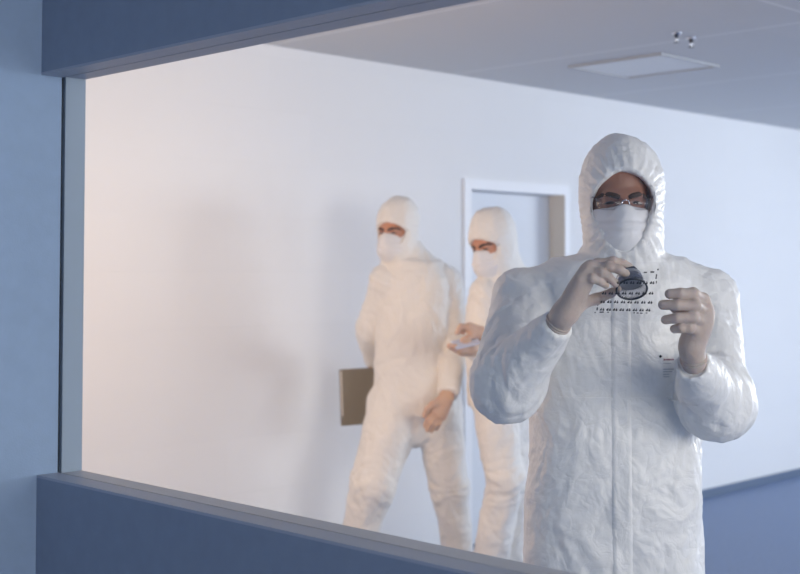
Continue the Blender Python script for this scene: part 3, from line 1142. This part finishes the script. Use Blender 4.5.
# gloved hands
gr, A1, W1 = make_hand(A, 'glove', M['glove'], (565, 313, -0.355), (556, 326, -0.335),
          [(598, 264, -0.365), (592, 267, -0.385), (586, 272, -0.40), (580, 280, -0.405)],
          [[(613, 261.5, -0.372), (623, 263.5, -0.368), (629.5, 267, -0.362)],
           [(609, 266.5, -0.400), (619, 269.5, -0.402), (626, 273.5, -0.395)],
           [(601, 272.5, -0.412), (609, 277, -0.410), (615.5, 283.5, -0.400)],
           [(592, 278.5, -0.415), (600, 281.5, -0.412), (606, 285.5, -0.402)]],
          [(580, 303, -0.345), (597, 299, -0.335), (611, 293, -0.350), (618, 289, -0.362)],
          (0.0095, 0.0098, 0.0092, 0.0082), 0.0021, 0.0255, 0.016)
g2, A2, W2 = make_hand(A, 'glove', M['glove'], (691.5, 346, -0.36), (694, 362, -0.34),
          [(703, 300, -0.372), (706, 311, -0.372), (704.5, 322, -0.372), (700, 330.5, -0.370)],
          [[(693, 294, -0.400), (680, 293.5, -0.408), (669.5, 294, -0.404)],
           [(695, 305.5, -0.408), (677, 305, -0.415), (663, 304.8, -0.405)],
           [(693, 317, -0.408), (677, 318, -0.413), (665.5, 319.8, -0.402)],
           [(689, 327.5, -0.402), (681, 328, -0.405), (674.5, 329, -0.398)]],
          [(693, 330, -0.345), (684, 316, -0.340), (673, 307, -0.352)],
          (0.0118, 0.0118, 0.0112, 0.0106), 0.0021, 0.0245, 0.0185)


def cuff(fig, a, w, rad, mat, name='sleeve_cuff', t0=0.0, ln=0.022):
    """gathered elastic end of a sleeve"""
    d = w - a
    d /= np.linalg.norm(d)
    ref = V3(0, 0, 1) if abs(d[2]) < 0.9 else V3(1, 0, 0)
    s = np.cross(d, ref); s /= np.linalg.norm(s)
    t = np.cross(s, d)
    bm = bmesh.new()
    n = 64
    prof = [(rad * 1.06, -0.03), (rad * 1.12, -0.015), (rad * 1.10, -0.004), (rad * 1.02, 0.003), (rad * 0.86, 0.003), (rad * 0.86, -0.03)]
    rings = []
    for rr, z in prof:
        ring = []
        for k in range(n):
            th = 2 * math.pi * k / n
            g = 1 + 0.035 * math.sin(th * 11) * (1 if rr > rad else 0) + 0.03 * math.sin(th * 5 + 1)
            ring.append(bm.verts.new(w + d * (z + t0) + (s * math.cos(th) + t * math.sin(th)) * rr * g))
        rings.append(ring)
    for i in range(len(rings)):
        x, y = rings[i], rings[(i + 1) % len(rings)]
        for k in range(n):
            bm.faces.new((x[k], x[(k + 1) % n], y[(k + 1) % n], y[k]))
    return obj_bm(name, bm, mat, fig.root, smooth=True)


cuff(A, el_l, wr_l, r(13.5), M['suit'])
cuff(A, el_r, wr_r, r(14.5), M['suit'])
for (a, w, rd) in ((A1, W1, 0.0275), (A2, W2, 0.0265)):
    d = (w - a) / np.linalg.norm(w - a)
    ref = V3(0, 0, 1) if abs(d[2]) < 0.9 else V3(1, 0, 0)
    s = np.cross(d, ref); s /= np.linalg.norm(s); t = np.cross(s, d)
    bm = bmesh.new()
    for off in (0.004, 0.010):
        tube(bm, [a + d * off + (s * math.cos(x) + t * math.sin(x)) * rd for x in np.linspace(0, 2 * math.pi, 41)[:-1]], 0.0022, 6, closed=True)
    obj_bm('glove_cuff', bm, M['glove'], A.root, smooth=True)

# ------------------------------------------------------------------ the film sheet and the loupe (both held, so things of their own)
TL = math.radians(40)
FC = L(630, 292, -0.392)
tu = V3(0, -math.sin(TL), math.cos(TL))
fn = V3(0, math.cos(TL), math.sin(TL))
Rw = np.array([[RT[0], FW[0], 0], [RT[1], FW[1], 0], [0, 0, 1]])     # figure frame -> world


def frame_matrix(origin, ex, ey, ez):
    o = A.W(origin)
    m = Matrix.Identity(4)
    for c, vec in enumerate((ex, ey, ez)):
        wv = Rw @ vec
        for rr in range(3): m[rr][c] = float(wv[rr])
    for rr in range(3): m[rr][3] = float(o[rr])
    return m


def film_xy(px, py):
    """coordinates on the sheet of the point seen at a pixel"""
    dirw = ray(px, py)
    n = Rw @ fn
    o = A.W(FC)
    c = V3(0, 0, H)
    t = float((o - c) @ n) / float(dirw @ n)
    p = c + dirw * t - o
    return float(p @ (Rw @ V3(1, 0, 0))), float(p @ (Rw @ tu))


film = empty('film_sheet', (0, 0, 0))
film.matrix_world = frame_matrix(FC, V3(1, 0, 0), tu, -fn)
tag(film, 'clear film sheet with rows of small black printed marks held up in gloved hands', 'film sheet')
c = [film_xy(x, y) for x, y in ((598, 262), (667, 262), (674, 321), (591, 321))]
bm = bmesh.new()
nn = 10
for z in (0.0, 0.0004):
    pass
top = []
for i in range(nn + 1):
    row = []
    for j in range(nn + 1):
        a, b = i / nn, j / nn
        p = (np.array(c[3]) * (1 - a) + np.array(c[2]) * a) * (1 - b) + (np.array(c[0]) * (1 - a) + np.array(c[1]) * a) * b
        row.append((p[0], p[1]))
    top.append(row)
va = [[bm.verts.new((p[0], p[1], 0.0003)) for p in rw] for rw in top]
vb2 = [[bm.verts.new((p[0], p[1], -0.0003)) for p in rw] for rw in top]
for i in range(nn):
    for j in range(nn):
        bm.faces.new((va[i][j], va[i + 1][j], va[i + 1][j + 1], va[i][j + 1]))
        bm.faces.new((vb2[i][j], vb2[i][j + 1], vb2[i + 1][j + 1], vb2[i + 1][j]))
for i in range(nn):
    for j in (0, nn):
        bm.faces.new((va[i][j], va[i + 1][j], vb2[i + 1][j], vb2[i][j]))
        bm.faces.new((va[j][i], va[j][i + 1], vb2[j][i + 1], vb2[j][i]))
obj_bm('sheet', bm, M['film'], film)
bm = bmesh.new()
pxm = A.R(1, -0.39)


def ink(px, py, w, h):
    x, y = film_xy(px, py)
    w, h = w * pxm / 2, h * pxm / 2 / math.cos(TL)
    box(bm, x - w, x + w, y - h, y + h, 0.0003, 0.0009)


random.seed(11)
for rowi, (y0, xa, xb, n) in enumerate(((283, 605.5, 652, 8), (293.5, 604, 651, 8), (302, 602.5, 650, 8), (309.7, 602, 648, 8))):
    for i in range(n):
        x = xa + (xb - xa) * i / (n - 1)
        y = y0 - 0.4 + (0.8 * i / n if rowi > 1 else 0)
        ink(x - 1.2, y + 0.3, 2.0, 1.5); ink(x + 1.3, y + 0.4, 1.7, 1.6)
        ink(x - 0.6, y - 0.9, 1.0, 1.0); ink(x + 1.5, y - 1.0, 0.7, 0.9)
for x, y, w, h in ((656.2, 276.5, 1.1, 4.6), (645.3, 272.2, 3.0, 0.9), (652.2, 271.8, 3.6, 1.3), (657.9, 269.3, 1.3, 1.4), (656.3, 282, 0.8, 2.2),
                   (597.2, 308.5, 1.4, 2.8), (597.8, 305, 0.7, 1.2), (595, 312.4, 1.2, 0.9), (601.5, 311.9, 4.2, 1.1), (608, 312, 2.2, 0.7), (634, 312.6, 2, 0.6), (637.5, 312.8, 2.4, 0.8), (641.2, 313, 2.6, 0.8), (646.5, 312.8, 1.6, 0.8)):
    ink(x, y, w, h)
obj_bm('printed_marks', bm, M['ink'], film)

lx, ly = film_xy(632, 290)
LO = FC + V3(1, 0, 0) * lx + tu * ly + fn * 0.001
loupe = empty('loupe', (0, 0, 0))
loupe.matrix_world = frame_matrix(LO, V3(1, 0, 0), tu, -fn) @ Matrix.Rotation(math.pi, 4, 'X')
tag(loupe, 'black magnifying loupe pressed on the film sheet in gloved fingers', 'loupe')
RR = 0.0325
bm = bmesh.new()
tube(bm, [(RR * math.cos(a) * 0.98, RR * math.sin(a) * 0.86, 0.0015) for a in np.linspace(0, 2 * math.pi, 49)[:-1]], 0.0021, 8, closed=True)
obj_bm('base_ring', bm, M['black_plastic'], loupe, smooth=True)
bm = bmesh.new()
n = 48
prof = [(0.98, 0.86, 0.0025), (0.92, 0.80, 0.030), (0.86, 0.76, 0.030), (0.90, 0.80, 0.0025)]
rg = [[bm.verts.new((RR * a * math.cos(2 * math.pi * k / n), RR * b * math.sin(2 * math.pi * k / n), z)) for k in range(n)] for a, b, z in prof]
for i in range(4):
    x, y = rg[i], rg[(i + 1) % 4]
    for k in range(n):
        bm.faces.new((x[k], x[(k + 1) % n], y[(k + 1) % n], y[k]))
obj_bm('clear_skirt', bm, M['loupe_clear'], loupe, smooth=True)
bm = bmesh.new(); lathe(bm, [(0.019, 0.030), (RR * 0.84, 0.030), (RR * 0.86, 0.033), (RR * 0.86, 0.037), (RR * 0.74, 0.040), (0.019, 0.040)], 40); obj_bm('focus_band', bm, M['loupe_band'], loupe, smooth=False)
bm = bmesh.new(); lathe(bm, [(0.0165, 0.039), (0.0215, 0.039), (0.0215, 0.052), (0.0185, 0.060), (0.0155, 0.060), (0.0145, 0.054)], 36); obj_bm('eyecup', bm, M['black_plastic'], loupe, smooth=True)
bm = bmesh.new(); lathe(bm, [(0.0, 0.046), (0.010, 0.047), (0.0160, 0.049), (0.0160, 0.052), (0.010, 0.0545), (0.0, 0.0555)], 32); obj_bm('lens', bm, M['lens'], loupe, smooth=True)


# ================================================================== the two walking workers
def walker(px, D0, label, hc, yaw, pitch, rows_px, limbs_px, neck_px, res, ank, footdir, suit, amp, seed, roll=0.0, hs=0.9):
    f_ = Figure(px, D0, label)
    f_.hs = hs
    f_.hc = f_.L(*hc)
    f_.hR = rot(yaw, pitch, roll)
    rows = []
    for py, cx, hw, b in rows_px:
        p = f_.L(cx, py, 0.0)
        rows.append((p[2], p[0], p[1], f_.R(hw), b))
    limbs = [(f_.L(*a), f_.L(*b), f_.R(ra), f_.R(rb), c) for a, b, ra, rb, c in limbs_px]
    pts = [p for a in limbs for p in (a[0], a[1])]
    lo, hi = np.min(pts, 0) - 0.16, np.max(pts, 0) + 0.16
    hi[2] = f_.hc[2] + 0.22
    lo[2] = 0.03
    fld = Field(*[np.arange(lo[i], hi[i], res) for i in range(3)])
    fld.stack(rows, 0.05)
    for p0, p1, r0, r1, c in limbs:
        fld.cone(p0, p1, r0, r1, 0.05 if c == 2 else 0.022, cut=(c == 1))
    nb = f_.L(*neck_px)
    fld.cone(head_pt(f_, (0, 0.03, -0.05)), nb, 0.082, 0.088, 0.035)
    add_hood(f_, fld, OPEN_SMALL)
    cut_face(f_, fld, OPEN_SMALL, 0.0)
    v, q = fld.mesh(1)
    elb = [(p[1], 0.11, p[1] - p[0]) for p in limbs if not p[4]]
    v = suit_wrinkles(f_, v, q, amp, elb, True, OPEN_SMALL, seed)
    obj_np('coverall', v, q, suit, f_.root)
    hood_hem(f_, OPEN_SMALL, v, q, suit, 0.002)
    bl = [(p0, p1, a * 0.66, b * 0.66) for p0, p1, a, b, c in limbs]
    bl.append((nb, head_pt(f_, (0, 0.03, -0.06)), 0.055, 0.05))
    br_ = [(z, cx, cy, a * 0.8, b * 0.75) for z, cx, cy, a, b in rows]
    vb, qb = body_field(f_, bl, br_, 0.004, 0.011)
    obj_np('body', vb, qb, M['skin_light'], f_.root)
    face_bits(f_, M['eye'], M['brow'])
    add_mask(f_, 0.005, drop=0.010)
    for an in ank:
        a = f_.L(*an)
        toe = V3(a[0] + footdir[0] * 0.17, a[1] + footdir[1] * 0.17, 0.032)
        heel = V3(a[0] - footdir[0] * 0.06, a[1] - footdir[1] * 0.06, 0.036)
        fl = Field(*[np.arange(min(toe[i], heel[i], a[i]) - 0.11, max(toe[i], heel[i], a[i]) + 0.11, 0.008) for i in range(3)])
        fl.cone(heel, toe, 0.05, 0.042, 0.03)
        fl.cone((a[0], a[1], 0.05), a + V3(0, 0, 0.05), 0.055, 0.062, 0.04)
        fl.D = np.maximum(fl.D, (0.002 - fl.z)[None, None, :])
        vv, qq = fl.mesh(1)
        obj_np('overshoe', vv, qq, M['sole'], f_.root)
    return f_, limbs


B, limB = walker(
    415, 5.85, 'person in white hooded coverall and mask striding with a brown folder under one arm',
    (395.5, 231, -0.03), 32, 4,
    [(262, 415, 24, 0.11), (280, 414, 32, 0.13), (310, 413, 36, 0.14), (340, 412, 36, 0.14), (370, 412, 36, 0.135), (400, 414, 39, 0.14), (412, 415, 39, 0.135)],
    [((400, 268, 0), (386, 281, -0.03), 13, 15, 0), ((425, 268, 0), (443, 281, 0.05), 13, 16, 0),
     ((384, 284, -0.03), (370, 330, 0.06), 14.5, 13.5, 0), ((370, 330, 0.06), (376, 360, 0.22), 13, 10, 1),
     ((446, 286, 0.05), (456, 342, -0.01), 15.5, 14, 0), ((456, 342, -0.01), (448, 394, -0.20), 13.5, 10, 1),
     ((416, 402, 0.0), (413, 424, 0.0), 26, 23, 2), ((396, 405, -0.02), (373, 484, -0.13), 27, 20.5, 0), ((373, 484, -0.13), (350, 566, -0.05), 20.5, 15, 1),
     ((436, 405, 0.03), (450, 490, 0.05), 25, 17.5, 0), ((450, 490, 0.05), (459, 572, 0.12), 17.5, 14, 1)],
    (412, 264, 0.0), 0.0075, [(349, 568, -0.05), (459, 574, 0.12)], (-0.85, -0.5), M['suit_soft'], 1.2, 21, 0.0, 0.92)
make_hand(B, 'glove', M['glove_warm'], (446.5, 398, -0.21), (449, 388, -0.18),
          [(433.5, 411, -0.245), (437, 414, -0.24), (440, 416, -0.232), (443, 416.5, -0.222)],
          [[(427.5, 419, -0.255), (425, 426, -0.24)], [(431, 423, -0.255), (427.5, 430, -0.24)], [(435, 425, -0.245), (431.5, 431, -0.23)], [(439, 424, -0.235), (436.5, 429, -0.22)]],
          [(433, 404, -0.26), (427, 409, -0.27), (424, 416, -0.265)],
          (0.0105, 0.011, 0.0105, 0.0095), 0.0035, 0.03, 0.021)
make_hand(B, 'glove', M['glove_warm'], (375, 369, 0.235), (374, 358, 0.21),
          [(373, 384, 0.225), (376, 386, 0.23), (379, 387, 0.235), (382, 386, 0.24)],
          [[(371, 394, 0.222), (370, 401, 0.215)], [(374.5, 397, 0.225), (374, 404, 0.217)], [(378, 397, 0.23), (378, 404, 0.22)], [(381.5, 394, 0.235), (382, 400, 0.228)]],
          [(369, 378, 0.222), (366, 385, 0.212), (364, 391, 0.208)],
          (0.0095, 0.01, 0.0095, 0.0085), 0.0035, 0.028, 0.019)

# folder of papers under the arm
fl0 = [at(341, 370, 5.85 + 0.13), at(343, 426, 5.85 + 0.13), at(384, 360.5, 5.85 + 0.20)]
o0 = fl0[1]
upv = fl0[0] - fl0[1]; hh = float(np.linalg.norm(upv)); upv /= hh
ex = fl0[2] - fl0[0]
ex = ex - upv * float(ex @ upv); ww = float(np.linalg.norm(ex)); ex /= ww
ww = 0.30
nv = np.cross(upv, ex)
print('folder', nv @ FW, o0, ex, ww, hh, 'YB', YB)
fo = empty('folder', (0, 0, 0))
mm = Matrix.Identity(4)
for cidx, vec in enumerate((ex, nv, upv)):
    for rr in range(3): mm[rr][cidx] = float(vec[rr])
for rr in range(3): mm[rr][3] = float(o0[rr])
fo.matrix_world = mm
import bpy_extras
tag(fo, 'olive brown folder of papers carried upright at the walking person\'s hip', 'folder')
th = 0.034
boxobj('cover', (0.004, ww, 0.0, 0.004, 0, hh), M['folder'], fo, bevel=0.001)
boxobj('cover', (0.0, ww, th - 0.004, th, 0, hh), M['folder'], fo, bevel=0.001)
boxobj('spine', (0.0, ww, 0.004, th - 0.004, 0.0, 0.006), M['folder'], fo, bevel=0.001)
boxobj('pages', (0.004, ww - 0.006, 0.004, th - 0.004, 0.04, hh - 0.008), M['paper'], fo)
boxobj('binding', (-0.002, 0.006, 0.004, th - 0.004, 0.0, 0.045), M['folder'], fo)

Cc, limC = walker(
    503, 5.6, 'person in white hooded coverall and mask looking down at a small pale card',
    (490.5, 245, -0.06), 48, 14,
    [(275, 506, 24, 0.11), (294, 505, 36, 0.135), (320, 503, 38, 0.15), (350, 503, 37, 0.15), (380, 503, 35, 0.15), (405, 502, 33, 0.14)],
    [((496, 280, -0.03), (486, 293, -0.08), 14, 15, 0), ((515, 280, 0.03), (529, 293, 0.08), 14, 15, 0),
     ((485, 296, -0.08), (482, 346, -0.06), 15.5, 14.5, 0), ((482, 346, -0.06), (476, 349, -0.22), 14, 9.5, 1),
     ((530, 296, 0.08), (521, 346, 0.02), 15.5, 14, 0), ((521, 346, 0.02), (484, 335, -0.24), 14, 9, 1),
     ((502, 402, 0.0), (504, 420, 0.0), 26, 22, 2), ((494, 405, -0.05), (506, 478, -0.10), 21, 17.5, 0), ((506, 478, -0.10), (485, 594, -0.02), 17.5, 15, 1),
     ((513, 405, 0.05), (513, 482, 0.06), 20, 16, 0), ((513, 482, 0.06), (511, 594, 0.16), 16, 14, 1)],
    (505, 277, 0.0), 0.0075, [(484, 598, -0.02), (511, 598, 0.16)], (-0.8, -0.6), M['suit_soft'], 1.2, 61, -6.0, 0.95)
make_hand(Cc, 'glove', M['glove_warm'], (472, 349, -0.25), (479, 349, -0.21),
          [(461, 349, -0.30), (461, 350, -0.285), (462, 351, -0.27), (463, 352, -0.255)],
          [[(455, 346.5, -0.315), (449.5, 345.5, -0.32)], [(454, 348, -0.30), (449, 346.5, -0.305)], [(455, 349.5, -0.285), (450.5, 347.5, -0.29)], [(457, 351, -0.268), (453, 348.5, -0.275)]],
          [(472, 344, -0.28), (467, 341, -0.30), (462, 340.5, -0.31)],
          (0.0095, 0.01, 0.0095, 0.0085), 0.0035, 0.027, 0.018)
make_hand(Cc, 'glove', M['glove_warm'], (480, 333, -0.255), (486, 336, -0.235),
          [(468, 327, -0.30), (469, 327, -0.285), (470, 328, -0.27), (471, 330, -0.258)],
          [[(460, 327, -0.315), (457, 333, -0.315)], [(461, 326, -0.30), (458, 331, -0.305)], [(463, 327, -0.285), (460, 332, -0.29)], [(465, 329, -0.27), (463, 333, -0.275)]],
          [(472, 335, -0.29), (467, 338, -0.305), (463, 339, -0.31)],
          (0.0095, 0.01, 0.0095, 0.0085), 0.0035, 0.027, 0.018)
cd = empty('card', Cc.W(Cc.L(466, 342.5, -0.30)), TH - math.pi / 2 + math.radians(20))
cd.rotation_euler = (math.radians(28), math.radians(-12), TH - math.pi / 2 + math.radians(15))
tag(cd, 'small pale bluish card held level in the looking-down person\'s hands', 'card')
bm = bmesh.new(); box(bm, -0.055, 0.055, -0.032, 0.032, -0.003, 0.003)
obj_bm('card', bm, M['phone'], cd, bevel=0.002)

# ================================================================== light
def area(name, loc, target, sx, sy, power, col, spread=180):
    l = bpy.data.lights.new(name, 'AREA')
    l.shape = 'RECTANGLE'
    l.size, l.size_y = sx, sy
    l.energy = power
    l.color = col
    l.spread = math.radians(spread)
    o = bpy.data.objects.new(name, l)
    COL.objects.link(o)
    o.location = loc
    o.rotation_euler = (Vector(target) - Vector(loc)).to_track_quat('-Z', 'Y').to_euler()
    return o


area('fill_near', (2.8, -3.1, 1.6), (2.6, 2.0, 1.35), 2.2, 1.8, 90, (1.0, 0.94, 0.86))  # unseen fill lamp, added to brighten the front worker
area('daylight_far', (7.8, -3.1, 1.6), (7.0, 2.0, 1.35), 4.6, 1.8, 62, (0.84, 0.92, 1.0))
area('daylight_end', (10.4, 0.3, 1.8), (3.0, 1.0, 1.3), 2.4, 1.5, 230, (0.92, 0.96, 1.0))
area('warm_lamp', (1.87, 3.42, 1.4), (5.2, 3.5, 1.15), 0.7, 1.3, 26, (1.0, 0.64, 0.36))
area('corridor_fill', (0.3, -3.0, 1.7), (0.5, 2.7, 1.4), 2.2, 1.5, 95, (1.0, 0.94, 0.86))  # fill added on the camera side of the glass, no window behind it

wd = bpy.data.worlds.new('World')
S.world = wd
wd.use_nodes = True
wd.node_tree.nodes['Background'].inputs['Color'].default_value = (0.6, 0.7, 0.9, 1)
wd.node_tree.nodes['Background'].inputs['Strength'].default_value = 0.3

# ================================================================== camera
cam = bpy.data.cameras.new('camera')
cam.sensor_width = 36
cam.sensor_fit = 'HORIZONTAL'
cam.lens = F * 36 / 800
cam.shift_y = (CY - 287) / 800
cam.clip_start = 0.05
cam.dof.use_dof = True
cam.dof.focus_distance = 2.85
cam.dof.aperture_fstop = 4.0
co = bpy.data.objects.new('camera', cam)
COL.objects.link(co)
mc = Matrix.Identity(4)
for cidx, vec in enumerate((RT, UPP, -FP)):
    for rr in range(3): mc[rr][cidx] = float(vec[rr])
mc[2][3] = H
co.matrix_world = mc
S.camera = co

S.view_settings.view_transform = 'Standard'
S.view_settings.look = 'None'
S.view_settings.gamma = 1
S.view_settings.use_curve_mapping = False
S.view_settings.exposure = -0.13
S.cycles.max_bounces = 10
S.cycles.diffuse_bounces = 6
S.cycles.transparent_max_bounces = 16
S.cycles.use_denoising = True
S.cycles.caustics_reflective = False
S.cycles.caustics_refractive = False
